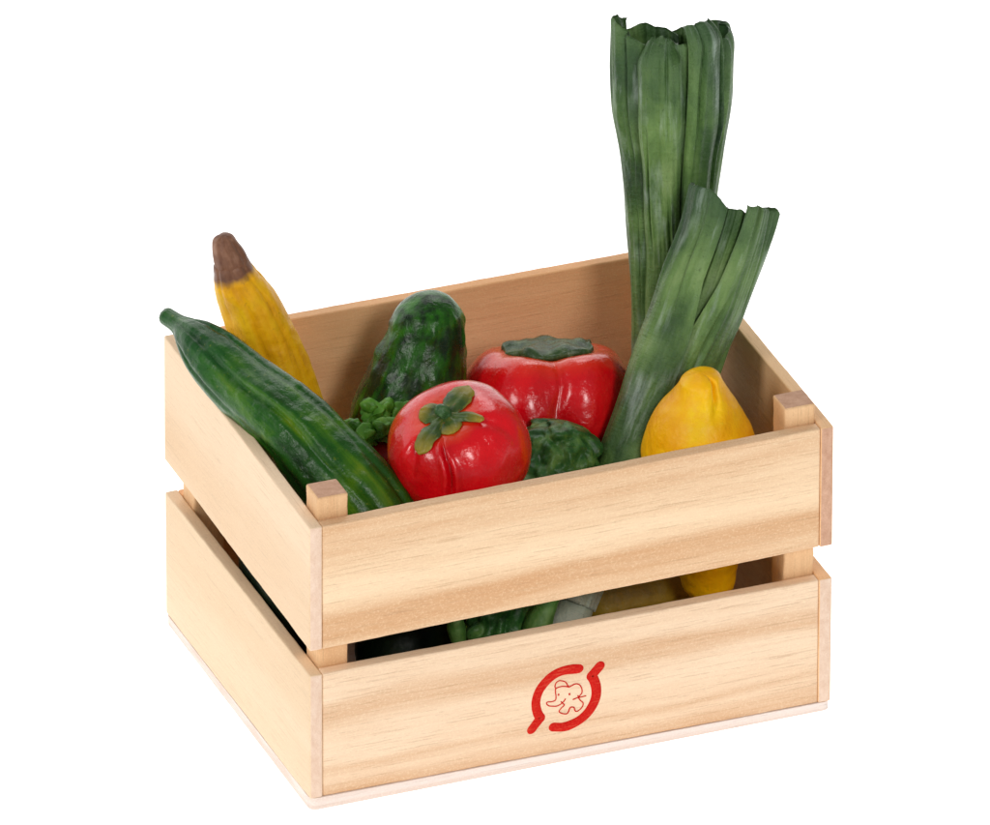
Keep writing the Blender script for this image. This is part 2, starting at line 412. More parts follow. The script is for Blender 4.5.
def veg_mat(name, stops, rough=0.36, stripe=(9, 9, .35), mott=1.4, speck=None, speck_amt=.5, streak=None, streak_amt=.5, along=None, bumpf=18, bumps=.25, spec=.42, coat=0.0, mixw=.5, speck_scale=9, brush=0.0):
    """hand-painted resin: lengthwise strokes + mottling through a colour ramp, dry-brushed streaks, flecks"""
    m, nt, b = new_mat(name)
    at = N(nt, 'ShaderNodeAttribute'); at.attribute_name = 'cyl'; c = at.outputs['Vector']
    tc = N(nt, 'ShaderNodeTexCoord'); ob = vscale(nt, tc.outputs['Object'], (100, 100, 100))
    st = noise_(nt, vscale(nt, c, stripe), 1.0, 4, .55)
    mo = noise_(nt, ob, mott, 4, .55, .3)
    f = math_(nt, 'ADD', math_(nt, 'MULTIPLY', st, mixw), math_(nt, 'MULTIPLY', mo, 1 - mixw))
    f = framp(nt, f, [(.32, 0), (.68, 1)])
    col = ramp(nt, f, stops)
    if along:
        al = N(nt, 'ShaderNodeAttribute'); al.attribute_name = 'along'
        wv = math_(nt, 'ADD', al.outputs['Fac'], math_(nt, 'MULTIPLY', math_(nt, 'SUBTRACT', noise_(nt, ob, 2.2, 4, .6), .5), along.get('wob', .06)))
        for (stops2, colr, amt) in along['zones']:
            zf = math_(nt, 'MULTIPLY', framp(nt, wv, stops2), amt)
            if isinstance(colr, list): colr = ramp(nt, f, colr)
            col = mix(nt, zf, col, colr)
    if streak:
        sk = noise_(nt, vscale(nt, c, (stripe[0] * 2.2, stripe[1] * 2.2, stripe[2] * 1.6), (3, 5, 1)), 1.0, 5, .65)
        blot = noise_(nt, ob, 1.1, 2, .5)
        sf = math_(nt, 'MULTIPLY', framp(nt, sk, [(.52, 0), (.72, 1)]), framp(nt, blot, [(.42, .1), (.62, 1)]))
        col = mix(nt, math_(nt, 'MULTIPLY', sf, streak_amt), col, streak)
    if speck:
        sp = noise_(nt, ob, speck_scale, 3, .7)
        col = mix(nt, math_(nt, 'MULTIPLY', framp(nt, sp, [(.64, 0), (.72, 1)]), speck_amt), col, speck)
    L(nt, col, b.inputs['Base Color'])
    rr = noise_(nt, ob, 6, 4, .6)
    L(nt, math_(nt, 'ADD', math_(nt, 'MULTIPLY', math_(nt, 'SUBTRACT', rr, .5), .35), rough), b.inputs['Roughness'])
    b.inputs['Specular IOR Level'].default_value = spec; b.inputs['IOR'].default_value = 1.42
    b.inputs['Coat Weight'].default_value = coat; b.inputs['Coat Roughness'].default_value = .16
    h = noise_(nt, ob, bumpf, 4, .65)
    n1 = bump(nt, h, bumps, .03)
    n2 = bump(nt, st, bumps * 1.2, .05, n1)
    n3 = bump(nt, noise_(nt, ob, bumpf * .3, 3, .5), .5, .05, n2)
    if brush: n3 = bump(nt, noise_(nt, vscale(nt, c, (2.5, 2.5, 26)), 1.0, 4, .6), brush, .03, n3)
    L(nt, n3, b.inputs['Normal'])
    return m

# ---- zucchini (dark green, leaning on the left side board)
def crease(th, c, w): # smooth groove centred on angle c
    d = (th - c + math.pi) % (2 * math.pi) - math.pi
    return math.exp(-(d / w) ** 2)
zpath = [(-.36, 6.5, 6.87), (-.26, 6.38, 6.81), (-.17, 6.1, 6.79), (-.02, 5.6, 6.70), (.20, 5.1, 6.50), (.48, 4.5, 6.26), (.90, 3.4, 5.98), (1.32, 2.5, 5.48), (1.76, 1.9, 4.9), (2.06, 1.6, 4.25), (2.22, 1.5, 3.65), (2.26, 1.5, 3.1)]
z_m = veg_mat("zucchini_skin", [(0, srgb(10, 44, 10)), (.46, srgb(28, 80, 16)), (.72, srgb(64, 108, 14)), (1, srgb(104, 128, 20))], spec=.4, rough=.30, stripe=(4.5, 4.5, .35), mott=.9,
              speck=srgb(128, 140, 40), speck_amt=.35, streak=srgb(70, 108, 40), streak_amt=.22, bumps=.22, mixw=.5,
              along=dict(wob=.2, zones=[([(0, 1), (.22, 1), (.42, 0), (1, 0)], [(0, srgb(12, 56, 24)), (1, srgb(34, 92, 34))], .8)]))
def z_d(s, tot, th, p):
    d = 0.0
    for c, a in ((-2.4, .04), (-1.0, .05), (.0, .07), (.95, .05), (1.9, .04), (2.9, .04)):
        c2 = c + .12 * nz(s * .6, c, 0)
        on = .45 + .55 * max(0, min(1, .5 + 1.6 * nz(s * .45, c * 3, 4)))
        d -= a * on * crease(th, c2, .10)
        d += a * .55 * crease(th, c2 + .24, .17) * on
    d += .03 * nz(s * 1.2, th * 1.2, 0) + .012 * nz(p[0] * 5, p[1] * 5, p[2] * 5)
    n = nz(p[0] * 3.2, p[1] * 3.2, p[2] * 3.2 + 20)
    if n > .35: d += .05 * (n - .35)
    fade = min(1, max(0.15, (s - .25) / .8))
    return d * fade
zuc = thing("zucchini", (2.38, 1.3, .25), "dark green zucchini with knobbly stem tip poking over the left side board of the crate", "zucchini")
loft("skin", zpath, [(0, .15), (.035, .175), (.06, .15), (.09, .25), (.14, .42), (.21, .56), (.36, .64), (.5, .72), (.66, .80), (.85, .80), (1, .7)], .14, .8, z_m, zuc, nth=160, dfun=z_d)

# ---- yellow summer squash with brown stalk
qpath = [(.9, 6.35, 8.2), (1.03, 6.35, 7.80), (1.2, 6.35, 7.23), (1.45, 6.3, 6.66), (1.7, 6.2, 5.97), (1.9, 6.05, 5.26), (2.08, 5.9, 4.48), (2.19, 5.6, 3.59), (2.23, 5.4, 2.6), (2.2, 5.3, 1.6)]
q_m = veg_mat("yellow_squash_skin", [(0, srgb(214, 146, 6)), (.4, srgb(244, 180, 4)), (1, srgb(252, 204, 26))], rough=.45, stripe=(5, 5, .4), speck=srgb(160, 110, 40), speck_amt=.35, streak=srgb(176, 128, 50), streak_amt=.4, along=dict(wob=.05, zones=[([(0, 1), (.045, 1), (.065, 0), (1, 0)], [(0, srgb(84, 50, 38)), (.5, srgb(126, 86, 64)), (1, srgb(164, 128, 106))], 1.0)]))
q_b = veg_mat("brown_stalk", [(0, srgb(84, 50, 38)), (.5, srgb(126, 86, 64)), (1, srgb(164, 128, 106))], rough=.55, stripe=(7, 7, .5), mott=2.5, streak=srgb(176, 146, 126), streak_amt=.35, along=dict(wob=.45, zones=[]))
squ = thing("yellow_squash", (2.2, 5.3, .6), "yellow squash with brown stalk standing tilted in the back left corner of the crate", "squash")
def q_d(s, tot, th, p): 
    d = .03 * nz(s * .9, th * 1.1, 3) + .012 * nz(p[0] * 6, p[1] * 6, p[2] * 6)
    for c in (-2.0, -1.0, -.15, .7, 1.6, 2.7): d -= .03 * crease(th, c + .1 * nz(s, c, 0), .12)
    return d
loft("skin", [(q_[0] - .13, q_[1], q_[2]) for q_ in qpath[1:]], [(0, .30), (.03, .33), (.09, .44), (.18, .56), (.4, .62), (.6, .66), (.85, .66), (1, .5)], .1, .6, q_m, squ, nth=110, dfun=q_d)
def qb_d(s, tot, th, p): return .03 * nz(s * 2.5, th * 1.5, 8) - .03 * crease(th, -.5, .2) - .03 * crease(th, .9, .2) + .03 * math.sin(th * 5) * min(1, max(0, (s - .5)))
loft("stalk", [(.78, 6.35, 8.30), (.82, 6.35, 8.1), (.90, 6.35, 7.85), (.98, 6.35, 7.58), (1.04, 6.35, 7.35)], [(0, .18), (.2, .24), (.45, .29), (.6, .31), (1, .28)], .13, .05, q_b, squ, nth=90, dfun=qb_d)

# ---- dark warty cucumber standing at the back
ppath = [(4.33, 5.4, 6.86), (4.34, 5.38, 6.6), (4.28, 5.3, 6.1), (4.07, 5.2, 5.34), (3.84, 5.1, 4.56), (3.6, 4.9, 3.76), (3.5, 4.7, 3.0), (3.4, 4.5, 2.0)]
p_m = veg_mat("dark_cucumber_skin", [(0, srgb(8, 20, 12)), (.35, srgb(14, 40, 14)), (.62, srgb(34, 92, 12)), (1, srgb(60, 124, 16))], spec=.4, rough=.30, stripe=(2.6, 2.6, .6), mott=1.6, speck=srgb(8, 14, 18), speck_amt=.95, streak=srgb(84, 120, 40), streak_amt=.3, bumps=.2, speck_scale=5.2)
wr = random.Random(4)
pw = [(wr.uniform(.15, 5), wr.uniform(-2.2, 2.2), wr.uniform(.05, .10), wr.choice((1, 1, -.7))) for _ in range(75)]
def p_d(s, tot, th, p):
    d = .02 * nz(s * 1.1, th * .9, 5) + .015 * nz(p[0] * 4, p[1] * 4, p[2] * 4)
    for (ws, wt, wrad, sg) in pw:
        if abs(ws - s) < .3:
            q = ((s - ws) / (wrad * 1.5)) ** 2 + ((th - wt) * .75 / wrad) ** 2 if th < 4 else ((s - ws) / (wrad * 1.5)) ** 2 + ((th - 6.2832 - wt) * .75 / wrad) ** 2
            if q < 6: d += .030 * sg * math.exp(-q)
    return d
cuc = thing("cucumber", (3.4, 4.5, 1.6), "dark green warty cucumber standing upright against the back board between squash and large tomato", "cucumber")
loft("skin", ppath, [(0, .55), (.06, .60), (.16, .71), (.3, .90), (.45, 1.04), (.6, 1.05), (.8, .95), (1, .8)], .42, .7, p_m, cuc, nth=170, dfun=p_d)

# ---- wrinkled gherkin in front, between tomatoes
gpath = [(6.05, 2.92, 5.22), (6.0, 2.88, 5.1), (5.85, 2.75, 4.75), (5.48, 2.4, 4.18), (4.98, 2.0, 3.47), (4.4, 1.6, 2.67), (4.06, 1.35, 2.11), (3.81, 1.2, 1.5)]
g_m = veg_mat("wrinkled_green_skin", [(0, srgb(14, 42, 20)), (.45, srgb(46, 94, 40)), (1, srgb(108, 146, 74))], rough=.38, stripe=(4, 4, 2.), mott=2.6, speck=srgb(14, 26, 18), speck_amt=.6, streak=srgb(104, 136, 96), streak_amt=.5, bumps=.3)
def g_d(s, tot, th, p):
    a = abs(nz(p[0] * 3.6, p[1] * 3.6, p[2] * 3.6)); b_ = nz(p[0] * 5.5 + 9, p[1] * 5.5, p[2] * 5.5)
    c_ = noise.voronoi(Vector((p[0] * 3.8, p[1] * 3.8, p[2] * 3.8)))[0][0]
    return .20 * a + .06 * b_ - .14 * max(0, c_ - .25) - .02
ghe = thing("gherkin", (3.81, 1.2, .9), "wrinkled green gherkin wedged between the small front tomato and the shorter leek", "gherkin")
loft("skin", gpath, [(0, .74), (.15, .76), (.4, .72), (.7, .62), (1, .5)], .5, .5, g_m, ghe, nth=150, dfun=g_d)

# ---- tomatoes: spun bodies on a tilted axis
def tomato(root, center, axis, rx, rz, lobes, mat, cav=.35, seed=0, creases=(), nu=120, nv=220, shoulder=.0, pw=.86, name="flesh"):
    A = Vector(axis).normalized()
    q = Vector((0, 0, 1)).rotation_difference(A).to_matrix()
    V = []; At = []
    for i in range(nu + 1):
        ph = math.pi * i / nu
        for k in range(nv):
            th = 2 * math.pi * k / nv
            r = math.sin(ph); z = math.cos(ph)
            rr = abs(r) ** pw if z > 0 else abs(r) ** .95
            dep = cav * math.exp(-(ph / .42) ** 2)
            zz = z * (1 - .06 * shoulder) - dep
            lob = 0
            w = math.sin(ph) ** .6
            for (a, amp, wd) in lobes:
                d = (th - a + math.pi) % (2 * math.pi) - math.pi
                lob -= amp * math.exp(-(d / wd) ** 2)
            for (a, amp, wd, p0, p1) in creases:
                d = (th + .05 * math.sin(ph * 5) - a + math.pi) % (2 * math.pi) - math.pi
                e = max(0, min(1, (ph - p0) / .25)) * max(0, min(1, (p1 - ph) / .4))
                lob -= amp * e * math.exp(-(d / wd) ** 2)
                lob += amp * .45 * e * math.exp(-((abs(d) - wd * 2.2) / (wd * 1.6)) ** 2)
            top = max(0, math.cos(ph))
            lobz = lob * (.35 + .9 * top)
            p = Vector((rr * math.cos(th) * (1 + lob * w), rr * math.sin(th) * (1 + lob * w), zz + lobz * .55 * w))
            n = nz(p.x * 1.3 + seed, p.y * 1.3, p.z * 1.3) * .045 + nz(p.x * 5 + seed, p.y * 5, p.z * 5) * .006
            p = p * (1 + n)
            p = Vector((p.x * rx, p.y * rx, p.z * rz))
            V.append(tuple(Vector(center) + q @ p)); At.append((p.x, p.y, p.z))
    F = []
    for i in range(nu):
        for k in range(nv):
            a, b_ = i * nv + k, i * nv + (k + 1) % nv
            F.append((a, a + nv, b_ + nv, b_))
    al = np.array([i / nu for i in range(nu + 1) for k in range(nv)])
    o = mk(name, V, F, mat, root, attrs={'cyl': np.array(At), 'along': al})
    bm = bmesh.new(); bm.from_mesh(o.data); bmesh.ops.remove_doubles(bm, verts=bm.verts, dist=1e-6); bmesh.ops.recalc_face_normals(bm, faces=bm.faces); bm.to_mesh(o.data); bm.free()
    o.data.polygons.foreach_set('use_smooth', [True] * len(o.data.polygons))
    return q
def red_mat(name, orange_amt, ringw):
    return veg_mat(name, [(0, srgb(186, 0, 14)), (.5, srgb(218, 2, 20)), (1, srgb(232, 14, 22))], rough=.22, stripe=(.8, .8, .8), mott=.8, streak=srgb(232, 60, 50), streak_amt=.14, bumps=.16, bumpf=20, coat=.5,
                   along=dict(wob=.10, zones=[([(0, 1), (ringw, .9), (ringw * 3.2, 0), (1, 0)], srgb(222, 84, 24), orange_amt)]))
tf_c = (3.57, 1.92, 5.61)
tf_axis = Vector((-.34, -.20, .90))
tom = thing("tomato", (3.62, 1.92, 4.5), "small glossy tomato with flat five-leaf calyx at the front edge of the crate", "tomato")
tf_lobes = [(-1.1, .03, .35), (.2, .03, .3), (1.5, .02, .35), (2.7, .02, .3), (-2.5, .03, .3)]
tfm = red_mat("tomato_skin", .75, .055)
q = tomato(tom, tf_c, tf_axis, 1.30, 1.13, tf_lobes, tfm, cav=.17, seed=1, creases=[(-2.02, .11, .042, .30, 1.6), (-2.75, .06, .11, .3, 1.2), (-.7, .05, .12, .3, 1.3)])
def leaf_blade(name, root, pts, widths, normal_fn, thick, mat, mid=.03, curl=.0, nseg=40, nw=14, seed=0):
    P = catmull(pts, 10); d = np.r_[0, np.cumsum(np.linalg.norm(np.diff(P, axis=0), axis=1))]
    s = np.linspace(0, d[-1], nseg); Q = np.stack([np.interp(s, d, P[:, k]) for k in range(3)], 1)
    Tn = np.gradient(Q, axis=0); Tn /= np.linalg.norm(Tn, axis=1)[:, None]
    wk = np.array(widths, float); Wd = np.interp(s / d[-1], wk[:, 0], wk[:, 1])
    V = []; A = []
    for i in range(nseg):
        nrm = np.array(normal_fn(Q[i])); nrm /= np.linalg.norm(nrm); b_ = np.cross(Tn[i], nrm); b_ /= np.linalg.norm(b_)
        nn = np.cross(b_, Tn[i]); 
        if nn @ nrm < 0: nn = -nn
        ring = []
        for k in range(nw * 2):
            a = 2 * math.pi * k / (nw * 2)
            x = math.cos(a); y = math.sin(a)
            wv = Wd[i] * (1 + .28 * nz(s[i] * 6 + seed, x * 2, 1))
            h = thick * y * (1 - .6 * x * x) * min(1, Wd[i] / .05) - curl * x * x * Wd[i] - mid * math.exp(-(x / .16) ** 2) * (1 if y > 0 else 0) * min(1, Wd[i] / .1)
            V.append(Q[i] + b_ * x * wv + nn * (h + .012 * nz(s[i] * 7, x * 3, seed))); A.append((x * wv, h, s[i]))
    m = nw * 2; F = []
    for i in range(nseg - 1):
        for k in range(m): F.append((i * m + k, i * m + (k + 1) % m, (i + 1) * m + (k + 1) % m, (i + 1) * m + k))
    F.append(tuple(range(m))); F.append(tuple(reversed(range((nseg - 1) * m, nseg * m))))
    o = mk(name, V, F, mat, root, attrs={'cyl': np.array(A), 'along': np.repeat(s / d[-1], m)})
    bm = bmesh.new(); bm.from_mesh(o.data); bmesh.ops.recalc_face_normals(bm, faces=bm.faces); bm.to_mesh(o.data); bm.free()
    o.data.polygons.foreach_set('use_smooth', [True] * len(o.data.polygons))
    return o
cal_m = veg_mat("calyx_green", [(0, srgb(34, 58, 26)), (.5, srgb(66, 88, 40)), (1, srgb(104, 112, 50))], rough=.34, stripe=(3, 3, 1), mott=3.5, streak=srgb(176, 160, 40), streak_amt=.7, speck=srgb(150, 70, 30), speck_amt=.4, bumps=.2, along=dict(wob=.3, zones=[([(0, 0), (.5, 0), (.9, 1), (1, 1)], srgb(166, 140, 34), .65)]))
def on_tom(th, rad, h, qm=q, c=tf_c, rx=1.30, rz=1.13, cav=.17):
    # rad: distance from the axis in units of rx
    ph = math.asin(min(.99, rad)) if rad < .99 else 1.4
    ph = math.asin(min(.995, rad ** (1 / .86)))
    z = math.cos(ph) - cav * math.exp(-(ph / .42) ** 2)
    p = Vector((rad * math.cos(th) * rx, rad * math.sin(th) * rx, z * rz + h))
    return tuple(Vector(c) + qm @ p)
cal_n = lambda p: np.array(p) - np.array(tf_c) + np.array(tf_axis) * .6
# calyx blades: angle, length, width
for i, (a, ln, wd) in enumerate([(152, .38, .23), (52, .60, .26), (-20, .58, .12), (-72, .38, .22), (-127, .68, .20)]):
    th = math.radians(a - 21)
    pts = [on_tom(th, r_, h_) for r_, h_ in ((.02, .06), (ln * .3, .055), (ln * .65, .05), (ln, .035))]
    leaf_blade("calyx_leaf", tom, pts, [(0, .09), (.2, wd * .75), (.5, wd), (.78, wd * .92), (.93, wd * .6), (1, .015)], cal_n, .035, cal_m, mid=.02, curl=.1, seed=i)
st0 = Vector(on_tom(0, .02, .0)); axn = tf_axis.normalized()
stp = [tuple(st0 + axn * .0), tuple(st0 + axn * .12), tuple(st0 + axn * .2 + Vector((-.06, -.02, 0))), tuple(st0 + axn * .27 + Vector((-.13, -.04, -.02)))]
st_m = veg_mat("tomato_stem_green", [(0, srgb(30, 62, 34)), (.5, srgb(56, 92, 50)), (1, srgb(96, 128, 84))], rough=.3, mott=4)
loft("stem", stp, [(0, .13), (.4, .11), (.75, .12), (1, .13)], .05, .09, st_m, tom, nth=40, ds=.01, dfun=lambda s, t, th, p: .012 * nz(p[0] * 12, p[1] * 12, p[2] * 12))

# big ribbed tomato at the back
tb_c = (6.40, 4.65, 4.50); tb_axis = Vector((.10, .30, .95))
tomb = thing("tomato", (6.42, 4.6, 3.5), "large lobed tomato with thick dark green cap at the back of the crate", "tomato")
tbm = red_mat("large_tomato_skin", .8, .09)
q2 = tomato(tomb, tb_c, tb_axis, 1.62, 1.34, [(-1.85, .15, .26), (-.35, .04, .3), (-2.95, .05, .3), (.9, .05, .3), (2.1, .06, .3)], tbm, cav=.30, seed=6, nu=140, nv=240, pw=.66, creases=[(-1.82, .03, .05, .4, 1.6)])
cap_m = veg_mat("tomato_cap_green", [(0, srgb(24, 40, 22)), (.5, srgb(52, 76, 40)), (1, srgb(96, 112, 66))], rough=.35, stripe=(6, 6, 2), mott=3, streak=srgb(128, 146, 120), streak_amt=.5, speck=srgb(20, 30, 22), speck_amt=.4, bumps=.3)
def capmesh():
    V = []; A = []; nu, nv = 30, 140
    for i in range(nu + 1):
        t = i / nu
        for k in range(nv):
            th = 2 * math.pi * k / nv
            R = .72 * (1 + .13 * abs(math.sin(th * 2.5 + .5)) - .06 + .22 * nz(math.cos(th) * 2, math.sin(th) * 2, 3))
            if t < .62: r = R * (t / .62) ** .8; z = .15 + .10 * nz(r * 3 * math.cos(th), r * 3 * math.sin(th), 5) - .10 * (t / .62) ** 4 + .04 * math.cos(th * 5) * (t / .62)
            else:
                u_ = (t - .62) / .38; r = R * (1 + .10 * math.sin(u_ * math.pi / 2) - .35 * u_ ** 3); z = .09 - .20 * u_ + .04 * math.cos(th * 5) * (1 - u_)
            p = Vector((r * math.cos(th) * 1.08, r * math.sin(th), z + 1.33 * .80)); V.append(tuple(Vector(tb_c) + q2 @ p)); A.append((r * math.cos(th), r * math.sin(th), z))
    F = [(i * nv + k, i * nv + (k + 1) % nv, (i + 1) * nv + (k + 1) % nv, (i + 1) * nv + k) for i in range(nu) for k in range(nv)]
    F.append(tuple(nu * nv + k for k in range(nv)))
    o = mk("calyx_cap", V, F, cap_m, tomb, attrs={'cyl': np.array(A), 'along': np.zeros(len(V))})
    bm = bmesh.new(); bm.from_mesh(o.data); bmesh.ops.remove_doubles(bm, verts=bm.verts, dist=1e-6); bmesh.ops.recalc_face_normals(bm, faces=bm.faces); bm.to_mesh(o.data); bm.free()
    o.data.polygons.foreach_set('use_smooth', [True] * len(o.data.polygons))
capmesh()

# ---- dark red beet with curly green top, half hidden
bt_m = veg_mat("beet_skin", [(0, srgb(120, 10, 14)), (.5, srgb(158, 18, 22)), (1, srgb(176, 40, 36))], rough=.4, stripe=(1, 1, 1), mott=1.6, streak=srgb(120, 80, 40), streak_amt=.3)
bl_m = veg_mat("beet_leaf_green", [(0, srgb(40, 86, 20)), (.5, srgb(76, 132, 36)), (1, srgb(128, 174, 70))], rough=.42, stripe=(3, 3, 3), mott=3)
beet = thing("beet", (3.05, 3.75, 3.6), "dark red beet with curly bright green leaf stubs, half hidden between zucchini and small tomato", "beet")
loft("root", [(2.86, 3.98, 5.10), (2.92, 3.93, 4.9), (2.98, 3.85, 4.5), (3.03, 3.78, 4.1), (3.08, 3.7, 3.6)], [(0, .6), (.2, .70), (.5, .76), (.8, .66), (1, .5)], .3, .5, bt_m, beet, nth=80, dfun=lambda s, t, th, p: .04 * nz(p[0] * 2, p[1] * 2, p[2] * 2))
br = random.Random(11)
for i, (dx, dy, dz, rr) in enumerate([(-.30, -.25, .18, .20), (-.08, -.32, .26, .22), (.16, -.34, .24, .20), (.42, -.22, .22, .22), (-.12, .02, .46, .24), (.16, .03, .40, .22), (-.44, .02, .20, .18), (.40, .02, .32, .18)]):
    c = Vector((2.84 + dx, 3.95 + dy, 5.02 + dz))
    sd = i * 3.7
    loft("leaf_stub", [tuple(c + Vector((dx * -.5, dy * -.4, -.22))), tuple(c), tuple(c + Vector((dx * .3, dy * .3, .10))), tuple(c + Vector((dx * .6 + .02, dy * .6 - .06, .07)))], [(0, .10), (.4, rr * .85), (.8, rr * .8), (1, rr * .5)], .06, .14, bl_m, beet, nth=48, ds=.015,
         dfun=lambda s, t, th, p, sd=sd: .10 * nz(p[0] * 4 + sd, p[1] * 4, p[2] * 4) + .05 * math.sin(th * 3 + sd + s * 8) + .07 * nz(p[0] * 10, p[1] * 10, p[2] * 10))

# ---- yellow pear-shaped squash, right front
y_m = veg_mat("yellow_pear_skin", [(0, srgb(244, 166, 0)), (.5, srgb(252, 188, 0)), (1, srgb(255, 214, 10))], rough=.42, stripe=(1.5, 1.5, .8), mott=1.3, speck=srgb(250, 216, 60), speck_amt=.5, streak=srgb(232, 140, 10), streak_amt=.4, bumps=.3, spec=.4)
ypath = [(8.02, 1.5, 6.55), (8.05, 1.5, 6.35), (8.06, 1.5, 5.97), (8.02, 1.47, 5.4), (8.02, 1.45, 4.9), (8.07, 1.45, 3.95), (8.15, 1.45, 2.9), (8.2, 1.45, 2.3), (8.22, 1.45, 1.85)]
def y_d(s, tot, th, p):
    d = .04 * nz(p[0] * 1.2, p[1] * 1.2, p[2] * 1.2) + .008 * nz(p[0] * 7, p[1] * 7, p[2] * 7)
    # folded lip at the tip
    d -= .15 * crease(th, .55 - .55 * (s - .35), .11) * max(0, min(1, s / .15)) * max(0, min(1, (.75 - s) / .35))
    d += .09 * crease(th, .15, .35) * max(0, 1 - abs(s - .25) / .4)
    return d
yel = thing("yellow_pepper", (8.22, 1.45, 1.8), "bright yellow pear-shaped pepper with pointed tip beside the right front corner post", "pepper")
loft("skin", ypath, [(0, .34), (.05, .40), (.10, .54), (.16, .75), (.23, .93), (.32, 1.04), (.45, 1.04), (.6, .92), (.75, .68), (.88, .5), (1, .44)], .16, .45, y_m, yel, nth=150, dfun=y_d)

# ---- olive-yellow squash lying at the bottom, seen through the slot
o_m = veg_mat("dull_yellow_skin", [(0, srgb(120, 92, 20)), (.5, srgb(158, 126, 34)), (1, srgb(176, 150, 60))], rough=.5, stripe=(3, 3, .5), mott=1.6, streak=srgb(90, 90, 30), streak_amt=.4)
oli = thing("olive_squash", (7.2, 2.9, .25), "dull olive-yellow squash on the crate bottom, seen through the front slot", "squash")
loft("skin", [(5.9, 2.75, 1.2), (6.3, 2.8, 1.3), (7.1, 2.85, 1.42), (7.9, 2.9, 1.35), (8.6, 2.95, 1.15)], [(0, .7), (.3, .98), (.6, 1.0), (1, .7)], .6, .6, o_m, oli, nth=90, dfun=lambda s, t, th, p: .04 * nz(p[0] * 1.5, p[1] * 1.5, p[2] * 1.5))

# ---- filler cucumbers added at the bottom of the heap to block light through the slots
d_m = veg_mat("shade_dark_filler_skin", [(0, srgb(6, 14, 8)), (.6, srgb(12, 28, 10)), (1, srgb(22, 44, 14))], rough=.45, stripe=(2.6, 2.6, .6), mott=1.6, spec=.25)  # skin colour darkened to stand in for the shade inside the slots
for lab, pth, rr in (("added light-blocking dark cucumber lying along the lower left side board, seen only through the side slot", [(1.08, 1.9, 1.0), (1.06, 3.2, 1.02), (1.04, 4.5, 1.0)], .70),
                     ("added light-blocking dark cucumber on top of another behind the left side slot", [(1.02, 2.35, 2.45), (1.0, 3.2, 2.55), (.98, 4.55, 2.5)], .70),
                     ("added light-blocking dark cucumber on the crate bottom seen through the front slot's left half", [(2.75, 3.1, 1.05), (3.6, 3.5, 1.1), (4.6, 3.9, 1.05)], .85),
                     ("added light-blocking dark cucumber lying along the bottom of the back board", [(3.1, 6.05, 1.1), (5.2, 6.1, 1.15), (7.3, 6.1, 1.1)], .86),
                     ("added light-blocking dark cucumber behind the large tomato against the back board", [(5.3, 6.25, 2.75), (6.3, 6.28, 2.85), (7.5, 6.2, 2.8)], .72)):
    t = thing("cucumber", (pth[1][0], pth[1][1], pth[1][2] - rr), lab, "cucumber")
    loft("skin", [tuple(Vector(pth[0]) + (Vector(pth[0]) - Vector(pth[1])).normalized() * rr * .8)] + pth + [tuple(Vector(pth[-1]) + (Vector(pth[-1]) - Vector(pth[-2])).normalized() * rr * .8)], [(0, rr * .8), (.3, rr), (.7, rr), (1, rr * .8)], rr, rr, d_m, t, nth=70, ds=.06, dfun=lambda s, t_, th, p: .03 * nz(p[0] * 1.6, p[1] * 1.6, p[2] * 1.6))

# ---- green beans by the slot
be_m = veg_mat("bean_green", [(0, srgb(44, 84, 32)), (.5, srgb(74, 116, 50)), (1, srgb(120, 152, 90))], rough=.45, stripe=(4, 4, .5), mott=3)
for lab, pth, rr in (("pale green bean seen through the left half of the front slot", [(3.0, 1.0, 3.5), (3.09, .95, 3.1), (3.15, .9, 2.54), (3.25, .85, 1.9), (3.4, .8, 1.2), (3.5, .8, .4)], .15),
                     ("thicker pale green bean seen through the front slot beside the white leek shaft", [(4.98, .80, 3.3), (4.86, .8, 2.9), (4.66, .75, 2.5), (4.42, .7, 1.99), (4.25, .7, 1.2), (4.2, .7, .45)], .24)):
    t = thing("green_bean", pth[-1], lab, "bean")
    loft("pod", pth, [(0, rr * .7), (.3, rr), (.7, rr), (1, rr * .7)], rr, rr, be_m, t, nth=40, dfun=lambda s, t_, th, p: .03 * math.sin(s * 9) * .6 + .01 * nz(p[0] * 6, p[1] * 6, p[2] * 6))

# ------------------------------------------------------------------ leeks
def leek_mat(name, white_from):
    m = veg_mat(name, [(0, srgb(26, 54, 28)), (.35, srgb(62, 94, 44)), (.7, srgb(100, 132, 70)), (1, srgb(130, 156, 96))], rough=.42, spec=.45, stripe=(2.0, 2.0, .32), mott=1.0, streak=srgb(190, 206, 198), streak_amt=.45, speck=srgb(30, 48, 30), speck_amt=.45,
                brush=.5, bumps=.6, mixw=.62, along=dict(wob=.08, zones=[([(0, 0), (white_from, 0), (min(.99, white_from + .16), 1), (1, 1)], srgb(196, 200, 184), .9), ([(0, 1), (.05, .7), (.14, 0), (1, 0)], srgb(40, 70, 46), .55)]))
    return m
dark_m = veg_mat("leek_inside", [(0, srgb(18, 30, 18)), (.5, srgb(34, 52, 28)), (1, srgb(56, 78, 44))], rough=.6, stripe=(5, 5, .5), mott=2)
class Stem:
    """centre line + radius along it; point(s, th, r) gives a world position"""
    def __init__(self, path, keys):
        self.Q, self.s, self.T, self.u, self.v = tube_frames(path, .04); self.tot = self.s[-1]; self.R = keyr(self.s, self.tot, keys)
    def at(self, s):
        f = lambda A: np.stack([np.interp(s, self.s, A[:, k]) for k in range(3)], -1)
        q_ = f(self.Q)
        if s < 0: q_ = self.Q[0] + self.T[0] * s
        return q_, f(self.T), f(self.u), f(self.v), float(np.interp(s, self.s, self.R))
    def p(self, s, th, k, off):
        q_, t, u, v, R = self.at(s)
        d = u * math.sin(th) + v * math.cos(th)
        return q_ + d * (R * k + off)
